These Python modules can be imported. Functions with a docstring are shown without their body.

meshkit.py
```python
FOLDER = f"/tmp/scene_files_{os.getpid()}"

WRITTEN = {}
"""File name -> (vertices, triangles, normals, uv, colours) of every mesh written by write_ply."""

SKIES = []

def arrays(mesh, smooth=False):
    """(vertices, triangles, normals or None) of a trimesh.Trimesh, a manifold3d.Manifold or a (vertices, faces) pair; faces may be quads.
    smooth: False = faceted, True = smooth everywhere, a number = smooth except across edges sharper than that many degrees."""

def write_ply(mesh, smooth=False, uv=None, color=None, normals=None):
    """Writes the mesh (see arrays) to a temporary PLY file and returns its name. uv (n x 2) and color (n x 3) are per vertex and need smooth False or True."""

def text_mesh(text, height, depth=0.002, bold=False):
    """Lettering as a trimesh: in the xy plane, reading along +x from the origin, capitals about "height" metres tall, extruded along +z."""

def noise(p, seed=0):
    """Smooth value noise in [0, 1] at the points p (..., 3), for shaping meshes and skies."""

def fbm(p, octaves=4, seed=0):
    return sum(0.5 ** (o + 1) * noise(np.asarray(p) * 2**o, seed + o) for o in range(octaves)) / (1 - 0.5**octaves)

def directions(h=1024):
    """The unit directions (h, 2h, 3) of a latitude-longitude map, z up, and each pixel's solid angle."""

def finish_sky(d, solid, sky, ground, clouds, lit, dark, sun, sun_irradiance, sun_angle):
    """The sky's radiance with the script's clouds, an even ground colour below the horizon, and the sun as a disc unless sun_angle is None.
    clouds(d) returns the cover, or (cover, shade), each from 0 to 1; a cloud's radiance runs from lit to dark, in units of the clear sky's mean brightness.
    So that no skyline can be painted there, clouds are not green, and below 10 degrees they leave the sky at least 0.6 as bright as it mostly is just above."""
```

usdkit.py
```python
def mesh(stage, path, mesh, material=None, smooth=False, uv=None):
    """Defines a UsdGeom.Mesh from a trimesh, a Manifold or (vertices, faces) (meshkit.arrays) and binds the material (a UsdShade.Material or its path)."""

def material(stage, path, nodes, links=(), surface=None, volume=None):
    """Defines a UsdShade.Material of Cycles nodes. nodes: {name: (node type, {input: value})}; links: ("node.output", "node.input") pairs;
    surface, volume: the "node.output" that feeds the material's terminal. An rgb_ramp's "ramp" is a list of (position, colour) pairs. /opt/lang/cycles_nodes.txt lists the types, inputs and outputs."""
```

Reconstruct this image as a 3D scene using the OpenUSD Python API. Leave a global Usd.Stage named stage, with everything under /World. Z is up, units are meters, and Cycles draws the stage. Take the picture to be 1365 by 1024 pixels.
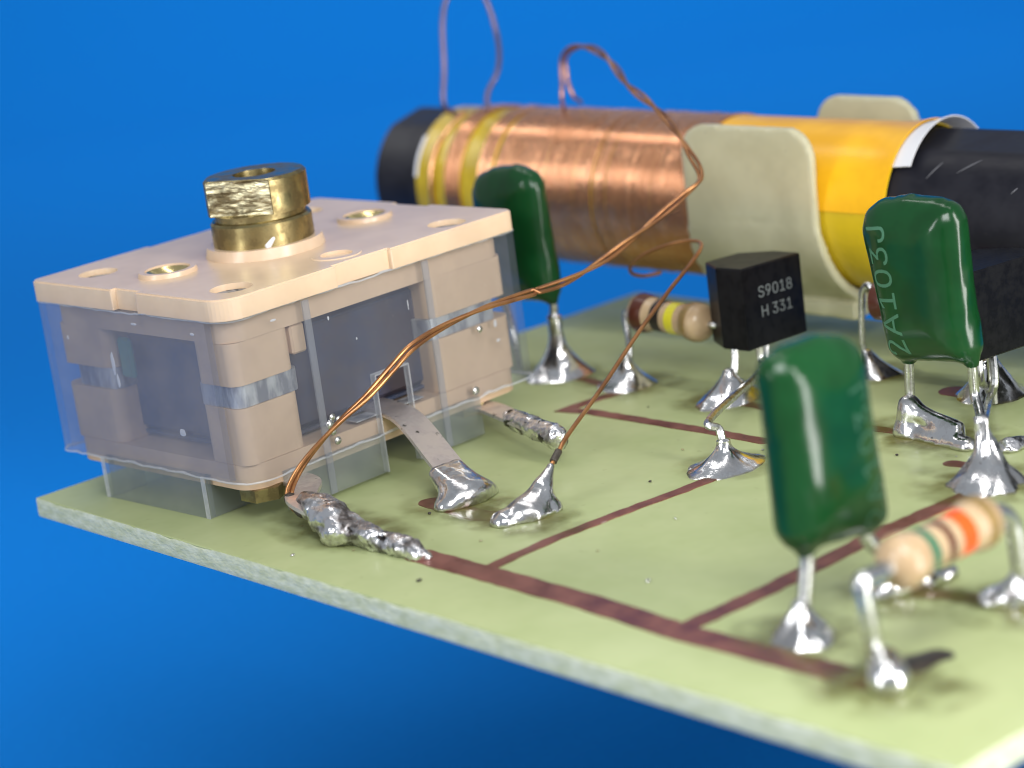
import math, random
import numpy as np, trimesh, usdkit, meshkit
import manifold3d as m3
from shapely.geometry import Polygon, box as sbox, Point, LineString
from pxr import Usd, UsdGeom, UsdLux, Gf, Sdf, Vt, UsdShade

random.seed(7); rng = np.random.default_rng(7)
S = 0.000667                      # one modelling unit is two thirds of a millimetre
stage = Usd.Stage.CreateInMemory()
UsdGeom.SetStageUpAxis(stage, 'Z'); UsdGeom.SetStageMetersPerUnit(stage, 1.0)
UsdGeom.Xform.Define(stage, '/World'); UsdGeom.Scope.Define(stage, '/World/Looks')

# ------------------------------------------------------------------ camera
R = np.array([[0.66159205, 0.73889212, -0.12780609], [0.1122188, -0.26607972, -0.95739674], [-0.74141952, 0.61906383, -0.25895381]])
C = np.array([157.5319, -81.3441, 50.4774]); FPX = 3033.24
cam = UsdGeom.Camera.Define(stage, '/World/camera')
cam.AddTransformOp().Set(Gf.Matrix4d(*[float(x) for r, t in ((R[0], 0), (-R[1], 0), (-R[2], 0)) for x in (*r, t)], *[float(x) for x in C * S], 1.0))
cam.CreateHorizontalApertureAttr(36.0); cam.CreateFocalLengthAttr(FPX / 1365 * 36.0)
cam.CreateClippingRangeAttr(Gf.Vec2f(0.005, 100.0))
cam.CreateFStopAttr(48.0); cam.CreateFocusDistanceAttr(166 * S)
cam.CreateExposureAttr(0.0)

def ray(u, v): return R.T @ np.array([(u - 682.5) / FPX, (v - 512) / FPX, 1.0])
def onp(u, v, P0, n):
    d = ray(u, v); return C + d * (((np.asarray(P0, float) - C) @ n) / (d @ n))
X, Y, Z = np.eye(3)
def onz(u, v, z=0.0): return onp(u, v, (0, 0, z), Z)
def ony(u, v, y): return onp(u, v, (0, y, 0), Y)
def onx(u, v, x): return onp(u, v, (x, 0, 0), X)
def atd(u, v, d): return C + ray(u, v) * d
def V3(*a): return np.array(a, float)

# ------------------------------------------------------------------ lamps
def lamp(name, pos, target, w, h, intensity, color):
    l = UsdLux.RectLight.Define(stage, '/World/' + name)
    p, t = np.array(pos, float), np.array(target, float)
    b = p - t; b /= np.linalg.norm(b); r = np.cross(Z, b); r /= np.linalg.norm(r); u = np.cross(b, r)
    l.AddTransformOp().Set(Gf.Matrix4d(*[float(x) for a, k in ((r, 0), (u, 0), (b, 0)) for x in (*a, k)], *[float(x) for x in p * S], 1.0))
    l.CreateWidthAttr(w * S); l.CreateHeightAttr(h * S); l.CreateIntensityAttr(intensity); l.CreateColorAttr(Gf.Vec3f(*color))
lamp('near_lamp', (108, -26, 68), (70, 14, 0), 46, 40, 13.0, (0.98, 0.99, 1.0))
lamp('strip_lamp', (10, 45, 190), (10, 60, 0), 240, 12, 10.0, (1.0, 0.98, 0.97))
lamp('window_lamp', (300, 40, 40), (60, 20, 15), 56, 300, 17.0, (1.0, 0.98, 0.95))
lamp('side_lamp', (10, -300, 95), (40, 30, 5), 50, 190, 13.0, (0.96, 0.98, 1.0))
lamp('backdrop_lamp', (-230, 290, 330), (-420, 480, 0), 560, 260, 4.0, (1.0, 1.0, 1.0))
lamp('table_lamp', (-62, 20, 62), (-135, 40, -30), 70, 70, 4.5, (1.0, 1.0, 1.0))
dome = UsdLux.DomeLight.Define(stage, '/World/room_light'); dome.CreateIntensityAttr(0.12); dome.CreateColorAttr(Gf.Vec3f(0.85, 0.92, 1.0))

# ------------------------------------------------------------------ writing things
names = {}
def numbered(parent, name):
    k = (parent, name); n = names.get(k, 0); names[k] = n + 1
    return name if n == 0 else f'{name}_{n:03d}'
BASE = {}
def key(p, **kw):
    for k, v in kw.items():
        if v: p.SetCustomDataByKey(k, v)
def thing(name, label, cat, base, group=None, kind=None):
    path = '/World/' + numbered('/World', name)
    x = UsdGeom.Xform.Define(stage, path); x.AddTranslateOp().Set(Gf.Vec3d(*[float(c) * S for c in base]))
    key(x.GetPrim(), label=label, category=cat, group=group, kind=kind); BASE[path] = np.array(base, float)
    return path
def arr(mesh):
    if hasattr(mesh, 'to_mesh'):
        m = mesh.to_mesh(); return np.array(m.vert_properties[:, :3], float), np.array(m.tri_verts)
    if isinstance(mesh, tuple):
        v, f = np.asarray(mesh[0], float), np.asarray(mesh[1], int)
        if f.shape[1] == 4: f = np.vstack([f[:, [0, 1, 2]], f[:, [0, 2, 3]]])
        return v, f
    return np.array(mesh.vertices, float), np.array(mesh.faces)
def part(parent, name, mesh, mat, smooth=35, label=None, kind=None):
    path = parent + '/' + numbered(parent, name)
    v, f = arr(mesh); top = '/'.join(parent.split('/')[:3]); b = BASE.get(top, np.zeros(3))
    m = usdkit.mesh(stage, path, ((v - b) * S, f), MATS[mat], smooth=smooth)
    key(m.GetPrim(), label=label, kind=kind)
    return path
def single(name, mesh, mat, base, label, cat, smooth=35, group=None, kind=None):
    path = '/World/' + numbered('/World', name); v, f = arr(mesh); b = np.array(base, float)
    m = usdkit.mesh(stage, path, ((v - b) * S, f), MATS[mat], smooth=smooth)
    m.AddTranslateOp().Set(Gf.Vec3d(*[float(c) * S for c in b]))
    key(m.GetPrim(), label=label, category=cat, group=group, kind=kind)
    return path

# ------------------------------------------------------------------ materials
MATS = {}
def mat(name, c1, c2=None, scale=1.0, lo=0.4, hi=0.6, detail=4, rough=0.5, rough2=None, metal=0.0, bump=0.0, bscale=3.0, bdist=0.05, stretch=None,
        speck=None, transmission=0.0, clear=None, sss=0.0, coat=0.0, ior=1.5, spec=0.5, distort=0.0, bdetail=3):
    """Base colour c1 mixed with c2 by noise; speck=(colour, scale, threshold) adds flecks; clear = share of plain transparency."""
    n = {'g': ('geometry', {}), 'p': ('vector_math', {'math_type': 'scale', 'scale': 1 / S}), 'b': ('principled_bsdf', {'metallic': metal, 'roughness': rough, 'ior': ior,
         'transmission_weight': transmission, 'coat_weight': coat, 'specular_ior_level': spec, 'base_color': c1})}
    n['p'] = ('vector_math', {'math_type': 'scale', 'scale': 1 / S})
    L = [('g.position', 'p.vector1')]; src = 'p.vector'
    if stretch:
        n['mp'] = ('mapping', {'scale': stretch}); L.append((src, 'mp.vector')); src = 'mp.vector'
    if sss:
        n['b'][1].update(subsurface_weight=sss, subsurface_scale=1.2 * S * 1.0, subsurface_radius=(1.0, 0.8, 0.5))
    col = None
    if c2 is not None:
        n['n'] = ('noise_texture', {'scale': scale, 'detail': detail, 'roughness': 0.6, 'distortion': distort}); n['r'] = ('rgb_ramp', {'ramp': [(0, c1), (lo, c1), (hi, c2), (1, c2)]})
        L += [(src, 'n.vector'), ('n.fac', 'r.fac')]; col = 'r.color'
        if rough2 is not None:
            n['rr'] = ('map_range', {'from_min': lo, 'from_max': hi, 'to_min': rough, 'to_max': rough2, 'clamp': True}); L += [('n.fac', 'rr.value'), ('rr.result', 'b.roughness')]
    if speck:
        n['s'] = ('noise_texture', {'scale': speck[1], 'detail': 3.0, 'roughness': 0.65}); n['sr'] = ('map_range', {'from_min': speck[2], 'from_max': speck[2] + 0.05, 'clamp': True})
        n['sm'] = ('mix_color', {'a': c1, 'b': speck[0]}); L += [(src, 's.vector'), ('s.fac', 'sr.value'), ('sr.result', 'sm.fac')]
        if col: L.append((col, 'sm.a'))
        col = 'sm.result'
    if col: L.append((col, 'b.base_color'))
    if bump:
        n['bn'] = ('noise_texture', {'scale': bscale, 'detail': bdetail}); n['bb'] = ('bump', {'strength': bump, 'distance': bdist * S})
        L += [(src, 'bn.vector'), ('bn.fac', 'bb.height'), ('bb.normal', 'b.normal')]
    out = 'b.BSDF'
    if clear is not None:
        n['t'] = ('transparent_bsdf', {'color': (0.96, 0.97, 0.98)}); n['m'] = ('mix_closure', {'fac': 1 - clear})
        L += [('t.BSDF', 'm.closure1'), ('b.BSDF', 'm.closure2')]; out = 'm.closure'
    MATS[name] = usdkit.material(stage, '/World/Looks/' + name, n, L, surface=out)

mat('blue_paper', (0.0030, 0.140, 0.475), (0.0034, 0.148, 0.50), scale=0.9, lo=0.3, hi=0.7, rough=0.85, spec=0.04, bump=0.4, bscale=1.6, bdist=0.12)
mat('fibreglass', (0.44, 0.49, 0.245), (0.36, 0.415, 0.19), scale=0.10, lo=0.35, hi=0.68, rough=0.42, rough2=0.55, bump=0.12, bscale=2.2, bdist=0.06, speck=((0.36, 0.40, 0.19), 0.9, 0.66), spec=0.35)
mat('cut_glass_fibre', (0.50, 0.54, 0.34), (0.68, 0.71, 0.55), scale=1.1, lo=0.36, hi=0.66, detail=8, rough=0.8, bump=0.6, bscale=3.5, bdist=0.15, stretch=(0.6, 1, 1.3))
mat('copper_foil', (0.19, 0.066, 0.050), (0.28, 0.115, 0.09), scale=0.35, rough=0.33, rough2=0.5, metal=0.45, bump=0.15, bscale=1.5, speck=((0.42, 0.27, 0.25), 0.35, 0.70))
mat('solder', (0.80, 0.795, 0.80), (0.48, 0.465, 0.46), scale=0.5, lo=0.45, hi=0.7, rough=0.15, rough2=0.3, metal=1.0, bump=0.25, bscale=0.9, bdist=0.25, speck=((0.16, 0.12, 0.09), 0.6, 0.66))
mat('grey_solder', (0.84, 0.83, 0.85), (0.17, 0.155, 0.15), scale=0.6, lo=0.48, hi=0.62, rough=0.22, rough2=0.45, metal=1.0, bump=0.6, bscale=1.3, bdist=0.35, speck=((0.05, 0.042, 0.038), 0.7, 0.58))
mat('tinned_wire', (0.70, 0.70, 0.70), (0.52, 0.52, 0.50), scale=0.8, rough=0.2, rough2=0.35, metal=1.0, bump=0.15, bscale=1.5, bdist=0.1)
mat('lug_metal', (0.82, 0.77, 0.74), (0.64, 0.58, 0.56), scale=0.6, rough=0.36, rough2=0.5, metal=0.9, bump=0.3, bscale=1.5, speck=((0.07, 0.06, 0.05), 0.8, 0.66))
mat('scorched', (0.022, 0.018, 0.016), (0.05, 0.04, 0.03), scale=1.0, rough=0.4, bump=0.5, bscale=2)
mat('green_epoxy', (0.004, 0.040, 0.0095), (0.0055, 0.053, 0.0135), scale=0.25, rough=0.19, bump=0.2, bscale=0.5, bdist=0.12, spec=0.4)
mat('grey_green_ink', (0.055, 0.17, 0.10), rough=0.5)
mat('faint_ink', (0.02, 0.085, 0.045), rough=0.5)
mat('black_epoxy', (0.004, 0.004, 0.006), (0.007, 0.007, 0.009), scale=1.2, rough=0.33, rough2=0.42, spec=0.18, bump=0.25, bscale=5, bdist=0.04)
mat('grey_ink', (0.15, 0.165, 0.17), rough=0.6)
mat('beige_paint', (0.50, 0.36, 0.215), (0.42, 0.29, 0.165), scale=0.35, rough=0.28, bump=0.15, bscale=1.0, bdist=0.08, coat=0.2)
mat('band_brown', (0.085, 0.022, 0.012), rough=0.3); mat('band_black', (0.02, 0.014, 0.012), rough=0.3); mat('band_yellow', (0.62, 0.56, 0.03), rough=0.3)
mat('band_gold', (0.36, 0.24, 0.09), rough=0.35, metal=0.5); mat('band_green', (0.012, 0.14, 0.075), rough=0.3); mat('band_orange', (0.80, 0.095, 0.012), rough=0.3)
mat('ferrite', (0.008, 0.008, 0.013), (0.012, 0.012, 0.018), scale=0.4, rough=0.36, rough2=0.5, spec=0.22, bump=0.2, bscale=1.2, bdist=0.06, stretch=(1, 1, 1), speck=((0.14, 0.14, 0.16), 0.9, 0.78))
mat('scratch', (0.10, 0.10, 0.115), rough=0.6)
mat('copper_wire', (0.84, 0.45, 0.26), (0.74, 0.37, 0.20), scale=0.3, rough=0.2, rough2=0.27, metal=1.0)
mat('enamelled_wire', (0.56, 0.265, 0.105), (0.30, 0.135, 0.06), scale=0.35, rough=0.24, rough2=0.34, metal=0.8)
mat('dark_enamel', (0.16, 0.075, 0.055), (0.10, 0.05, 0.045), scale=0.4, rough=0.25, metal=0.7)
mat('pink_enamel', (0.19, 0.13, 0.17), (0.14, 0.10, 0.14), scale=0.4, rough=0.2, metal=0.7)
mat('yellow_tape', (0.66, 0.46, 0.015), (0.60, 0.42, 0.015), scale=0.3, rough=0.3, bump=0.1, bscale=0.8, bdist=0.06, spec=0.4)
mat('orange_tape', (0.90, 0.47, 0.010), (0.82, 0.41, 0.008), scale=0.3, rough=0.3, bump=0.1, bscale=0.8, bdist=0.06, spec=0.4)
mat('amber_tape', (0.46, 0.31, 0.012), (0.60, 0.42, 0.02), scale=0.35, rough=0.25, bump=0.5, bscale=0.7, bdist=0.15)
mat('white_paper', (0.75, 0.75, 0.78), rough=0.7)
mat('milky_plastic', (0.53, 0.505, 0.325), (0.47, 0.445, 0.28), scale=0.25, rough=0.38, rough2=0.5, bump=0.2, bscale=0.8, bdist=0.08, sss=0.25, speck=((0.28, 0.27, 0.2), 0.9, 0.72))
mat('cream_plastic', (0.80, 0.57, 0.38), (0.75, 0.53, 0.35), scale=0.3, rough=0.3, bump=0.1, bscale=0.9, bdist=0.08, sss=0.2, spec=0.6, speck=((0.40, 0.30, 0.22), 1.6, 0.74))
mat('cream_frame', (0.62, 0.44, 0.29), (0.57, 0.40, 0.26), scale=0.3, rough=0.5, bump=0.1)
mat('dark_debris', (0.30, 0.28, 0.27), (0.05, 0.05, 0.05), scale=1.6, lo=0.48, hi=0.56, rough=0.6)
mat('brass', (0.44, 0.36, 0.17), (0.22, 0.17, 0.08), scale=0.7, rough=0.27, rough2=0.45, metal=1.0, bump=0.2, bscale=1.2, bdist=0.1)
mat('brass_scratched', (0.72, 0.65, 0.42), (0.15, 0.115, 0.06), scale=0.75, lo=0.40, hi=0.62, detail=6, rough=0.35, rough2=0.5, metal=1.0, bump=0.8, bscale=1.2, bdist=0.25, stretch=(0.5, 1, 2.2), distort=0.6)
mat('polished_brass', (0.75, 0.60, 0.28), rough=0.22, metal=1.0)
mat('steel_plate', (0.055, 0.075, 0.13), (0.085, 0.08, 0.10), scale=0.18, rough=0.5, metal=0.3)
mat('silver_film', (0.62, 0.62, 0.63), (0.26, 0.26, 0.29), scale=0.8, rough=0.42, metal=0.5, stretch=(1, 1, 0.3))
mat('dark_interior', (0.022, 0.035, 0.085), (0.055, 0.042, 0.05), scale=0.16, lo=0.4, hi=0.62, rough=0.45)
mat('green_film', (0.02, 0.20, 0.16), rough=0.4)
mat('clear_plastic', (0.26, 0.28, 0.36), (0.31, 0.33, 0.41), scale=0.3, rough=0.2, bump=0.12, bscale=0.8, bdist=0.06, clear=0.89, speck=((0.9, 0.9, 0.92), 1.4, 0.72))
mat('frosted_edge', (0.66, 0.68, 0.72), (0.8, 0.8, 0.82), scale=2.0, rough=0.35, bump=0.4, bscale=3, clear=0.68)
mat('cloudy_plastic', (0.31, 0.33, 0.42), (0.42, 0.41, 0.46), scale=0.22, rough=0.28, bump=0.15, bscale=0.7, bdist=0.06, clear=0.72, speck=((0.85, 0.85, 0.88), 1.6, 0.74))
mat('white_flecks', (0.62, 0.63, 0.68), rough=0.4, bump=0.4, clear=0.45)
mat('skirt_plastic', (0.30, 0.335, 0.33), (0.36, 0.385, 0.37), scale=0.4, rough=0.25, clear=0.72)
mat('rib_plastic', (0.34, 0.35, 0.39), rough=0.3, clear=0.72)
mat('flux_glass', (0.40, 0.34, 0.18), rough=0.12, clear=0.6)
MATS['flux_film'] = usdkit.material(stage, '/World/Looks/flux_film', {
    'g': ('geometry', {}), 'p': ('vector_math', {'math_type': 'scale', 'scale': 1 / S}), 'n': ('noise_texture', {'scale': 0.45, 'detail': 5}), 'a': ('attribute', {'attribute': 'fade'}),
    'x': ('math', {'math_type': 'multiply_add', 'value2': 4.0, 'value3': -1.3}), 'y': ('math', {'math_type': 'multiply', 'use_clamp': True}), 't': ('transparent_bsdf', {}),
    'b': ('principled_bsdf', {'base_color': (0.17, 0.16, 0.042), 'roughness': 0.2}), 'm': ('mix_closure', {})},
    [('g.position', 'p.vector1'), ('p.vector', 'n.vector'), ('n.fac', 'x.value1'), ('x.value', 'y.value1'), ('a.fac', 'y.value2'), ('y.value', 'm.fac'), ('t.BSDF', 'm.closure1'), ('b.BSDF', 'm.closure2')], surface='m.closure')

# ------------------------------------------------------------------ shapes
def mf(mesh):
    v, f = arr(mesh); return m3.Manifold(m3.Mesh(np.asarray(v, np.float32), np.asarray(f, np.uint32)))
def placed(mesh, o, ex, ey, ez):
    v, f = arr(mesh); M = np.array([ex, ey, ez], float); f = f if np.linalg.det(M) > 0 else f[:, ::-1]
    return np.asarray(o, float) + v @ M, f
def boxm(lo, hi):
    lo, hi = np.minimum(lo, hi), np.maximum(lo, hi)
    b = trimesh.creation.box(hi - lo); b.apply_translation((lo + hi) / 2); return b
def chambox(lo, hi, c=0.1):
    lo, hi = np.array(lo, float), np.array(hi, float); P = []
    for ax in range(3):
        for s in np.ndindex(2, 2, 2):
            p = np.where(np.array(s) == 1, hi, lo)
            for k in range(3):
                if k != ax: p[k] += c if s[k] == 0 else -c
            P.append(p)
    return trimesh.convex.convex_hull(np.array(P))
def join(*ms):
    V, F, n = [], [], 0
    for m in ms:
        v, f = arr(m); V.append(v); F.append(f + n); n += len(v)
    return np.vstack(V), np.vstack(F)
def extr(poly, z0, z1):
    g = getattr(poly, 'geoms', [poly]); out = []
    for p in g:
        if p.area < 1e-6: continue
        m = trimesh.creation.extrude_polygon(p, z1 - z0, engine='earcut'); m.apply_translation((0, 0, z0)); out.append(m)
    return trimesh.util.concatenate(out)
def spline(P, n=10):
    P = np.asarray(P, float); Q = np.vstack([2 * P[0] - P[1], P, 2 * P[-1] - P[-2]]); out = []
    t = np.linspace(0, 1, n, endpoint=False)[:, None]
    for i in range(1, len(Q) - 2):
        a, b, c, d = Q[i - 1], Q[i], Q[i + 1], Q[i + 2]
        out.append(0.5 * (2 * b + (c - a) * t + (2 * a - 5 * b + 4 * c - d) * t**2 + (3 * b - a - 3 * c + d) * t**3))
    return np.vstack([*out, P[-1:]])
def tube(P, r, sides=10, cap=True):
    P = np.asarray(P, float); T = np.gradient(P, axis=0); T /= np.linalg.norm(T, axis=1, keepdims=True) + 1e-12
    a = np.cross(T[0], Z if abs(T[0][2]) < 0.9 else X); a /= np.linalg.norm(a); A = []
    for t in T:
        a = a - t * (a @ t); a /= np.linalg.norm(a); A.append(a)
    A = np.array(A); B = np.cross(T, A); r = np.broadcast_to(r, (len(P),)); th = np.arange(sides) * 2 * np.pi / sides
    v = P[:, None] + r[:, None, None] * (np.cos(th)[None, :, None] * A[:, None] + np.sin(th)[None, :, None] * B[:, None])
    i, j = np.meshgrid(np.arange(len(P) - 1), np.arange(sides), indexing='ij')
    q = np.stack([i * sides + j, i * sides + (j + 1) % sides, (i + 1) * sides + (j + 1) % sides, (i + 1) * sides + j], -1).reshape(-1, 4)
    v = v.reshape(-1, 3); f = np.vstack([q[:, [0, 1, 2]], q[:, [0, 2, 3]]])
    if cap:
        n = len(v); v = np.vstack([v, P[0], P[-1]]); k = np.arange(sides); e = (len(P) - 1) * sides
        f = np.vstack([f, np.c_[np.full(sides, n), (k + 1) % sides, k], np.c_[np.full(sides, n + 1), e + k, e + (k + 1) % sides]])
    return v, f
def lathe(prof, o, ax, seg=40, wob=0.0, seed=0):
    """prof: (radius, height along ax)."""
    prof = np.asarray(prof, float); ax = np.asarray(ax, float) / np.linalg.norm(ax); a = np.cross(ax, Z if abs(ax[2]) < 0.9 else X); a /= np.linalg.norm(a); b = np.cross(ax, a)
    th = np.arange(seg) * 2 * np.pi / seg; rr = np.ones((len(prof), seg))
    if wob:
        q = np.stack(np.broadcast_arrays(1.6 * np.cos(th)[None], 1.6 * np.sin(th)[None], prof[:, 1:2] * 0.5), -1); rr = 1 + wob * (meshkit.fbm(q + 17.3 * seed + 50, 3, seed) - 0.5) * 2
    v = np.asarray(o, float) + (prof[:, 1, None, None] * ax) + (prof[:, 0, None, None] * rr[..., None]) * (np.cos(th)[None, :, None] * a + np.sin(th)[None, :, None] * b)
    i, j = np.meshgrid(np.arange(len(prof) - 1), np.arange(seg), indexing='ij')
    q = np.stack([i * seg + j, i * seg + (j + 1) % seg, (i + 1) * seg + (j + 1) % seg, (i + 1) * seg + j], -1).reshape(-1, 4)
    return v.reshape(-1, 3), np.vstack([q[:, [0, 1, 2]], q[:, [0, 2, 3]]])
def nets(F, lo, hi, h):
    """Surface nets: the smooth mesh where F(points) = 0 (negative inside)."""
    ax = [np.arange(a, b + h, h) for a, b in zip(lo, hi)]; n = [len(a) for a in ax]
    G = np.stack(np.meshgrid(*ax, indexing='ij'), -1); W = F(G); ins = W < 0
    acc = np.zeros((n[0] - 1, n[1] - 1, n[2] - 1, 3)); cnt = np.zeros(acc.shape[:3])
    sl = lambda d, k: slice(d, k - 1 + d)
    cs = [(a, b, c) for a in (0, 1) for b in (0, 1) for c in (0, 1)]
    for p in cs:
        for k in range(3):
            if p[k]: continue
            q = list(p); q[k] = 1; ip = tuple(sl(p[t], n[t]) for t in range(3)); iq = tuple(sl(q[t], n[t]) for t in range(3))
            w0, w1 = W[ip], W[iq]; x = (w0 < 0) != (w1 < 0); t = np.where(x, w0 / np.where(x, w0 - w1, 1), 0)
            acc += np.where(x[..., None], G[ip] + t[..., None] * (G[iq] - G[ip]), 0); cnt += x
    on = cnt > 0; idx = np.full(on.shape, -1); idx[on] = np.arange(on.sum()); v = acc[on] / cnt[on][:, None]; Fc = []
    for k in range(3):
        a, b = [t for t in range(3) if t != k]
        i0 = [slice(1, n[t] - 1) for t in range(3)]; i0[k] = slice(0, n[k] - 1); i1 = list(i0); i1[k] = slice(1, n[k])
        s0, s1 = ins[tuple(i0)], ins[tuple(i1)]; e = np.argwhere(s0 != s1); st = s0[s0 != s1]
        off = np.zeros(3, int); off[a] = off[b] = 1; c = e + off; c[:, k] = e[:, k]
        def cell(da, db):
            d = c.copy(); d[:, a] += da; d[:, b] += db; return idx[d[:, 0], d[:, 1], d[:, 2]]
        q = np.stack([cell(-1, -1), cell(0, -1), cell(0, 0), cell(-1, 0)], 1); flip = st if k != 1 else ~st
        q = np.where(flip[:, None], q, q[:, ::-1]); Fc.append(q)
    q = np.vstack(Fc); return v, np.vstack([q[:, [0, 1, 2]], q[:, [0, 2, 3]]])
def smin(a, b, k): h = np.clip(0.5 + 0.5 * (b - a) / k, 0, 1); return b + (a - b) * h - k * h * (1 - h)
def cap_sd(p, a, b, ra, rb):
    a, b = np.asarray(a, float), np.asarray(b, float); d = b - a; t = np.clip(((p - a) @ d) / (d @ d), 0, 1)
    return np.linalg.norm(p - a - t[..., None] * d, axis=-1) - (ra + (rb - ra) * t)
def lump(caps, noise=0.25, freq=0.9, h=0.16, k=0.6, seed=1, floor=True):
    P = np.array([c[i] for c in caps for i in (0, 1)]); r = max(max(c[2], c[3]) for c in caps) + 0.6
    lo, hi = P.min(0) - r, P.max(0) + r
    if floor: lo[2] = max(lo[2], -0.35)
    def F(p):
        d = cap_sd(p, *caps[0])
        for c in caps[1:]: d = smin(d, cap_sd(p, *c), k)
        d = d + noise * (meshkit.fbm(p * freq + 40, 3, seed) - 0.5) * 2
        return np.maximum(d, 0.02 - p[..., 2]) if floor else d
    return nets(F, lo, hi, h)
def strip(P, w, t, wdir, taper=1.0):
    """A flat metal strip along the points P."""
    P = spline(P, 8); T = np.gradient(P, axis=0); T /= np.linalg.norm(T, axis=1, keepdims=True)
    wd = np.asarray(wdir, float)[None] - T * (T @ wdir)[:, None]; wd /= np.linalg.norm(wd, axis=1, keepdims=True); nn = np.cross(T, wd); n = len(P)
    k = np.linspace(1, taper, n)[:, None]
    v = np.stack([P + a * wd * w / 2 * k + b * nn * t / 2 for a, b in ((-1, -1), (1, -1), (1, 1), (-1, 1))], 1).reshape(-1, 3)
    i, j = np.meshgrid(np.arange(n - 1), np.arange(4), indexing='ij'); q = np.stack([i * 4 + j, i * 4 + (j + 1) % 4, (i + 1) * 4 + (j + 1) % 4, (i + 1) * 4 + j], -1).reshape(-1, 4)
    f = np.vstack([q[:, [0, 1, 2]], q[:, [0, 2, 3]], [[0, 2, 1], [0, 3, 2]], [[4 * n - 4, 4 * n - 3, 4 * n - 2], [4 * n - 4, 4 * n - 2, 4 * n - 1]]]); return v, f

# ------------------------------------------------------------------ the setting: a sheet of blue paper that sweeps up behind
prof = [(-62, -30)] + [(y, -30) for y in (0, 100, 300, 480)] + [(480 + 260 * math.sin(t), -30 + 260 * (1 - math.cos(t))) for t in np.linspace(0.1, 1.45, 14)] + [(745, 420)]
dv = np.array([-0.766, 0.643, 0]); sv = np.array([0.643, 0.766, 0]); pv = [np.array([60.0, 20, 0]) + dv * a + Z * b + sv * s for s in (-300, 300) for a, b in prof]
n = len(prof); single('backdrop', (pv, [(i, n + i, n + i + 1, i + 1) for i in range(n - 1)]), 'blue_paper', (0, 0, -30), 'plain bright blue paper backdrop under and behind the circuit board', 'backdrop', smooth=True, kind='structure')

# ------------------------------------------------------------------ circuit board
BW, BD, BT = 90.5, 67.6, 1.6
pcb = thing('circuit_board', 'pale yellow green fibreglass circuit board with dark copper tracks and solder joints', 'circuit board', (0, 0, -BT))
part(pcb, 'laminate', chambox((0, 0, -BT), (BW, BD, 0), 0.06), 'fibreglass', smooth=False)
def frayed(p0, p1, out, seed):
    p0, p1, out = V3(*p0), V3(*p1), V3(*out); L = np.linalg.norm(p1 - p0); nu, nv = int(L * 5), 9
    u, w = np.meshgrid(np.linspace(0, 1, nu), np.linspace(0, 1, nv), indexing='ij')
    P = p0 + u[..., None] * (p1 - p0) + Z * (-0.02 - w[..., None] * (BT - 0.06))
    d = 0.03 + 0.09 * meshkit.fbm(P * np.array([0.9, 0.9, 2.0]) + 30, 4, seed); d *= np.minimum(1, np.minimum(w, 1 - w) * 6 + 0.15)
    P[..., 2] -= (w == 0) * 0.35 * np.maximum(0, meshkit.fbm(P * 0.7 + 9, 3, seed + 5) - 0.42)
    P = P + d[..., None] * out
    i, j = np.meshgrid(np.arange(nu - 1), np.arange(nv - 1), indexing='ij'); q = np.stack([i * nv + j, i * nv + j + 1, (i + 1) * nv + j + 1, (i + 1) * nv + j], -1).reshape(-1, 4)
    return P.reshape(-1, 3), q
part(pcb, 'cut_edge', frayed((0, 0, 0), (BW, 0, 0), (0, -1, 0), 3), 'cut_glass_fibre', smooth=True, label='rough white sawn front edge of the board')
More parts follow.
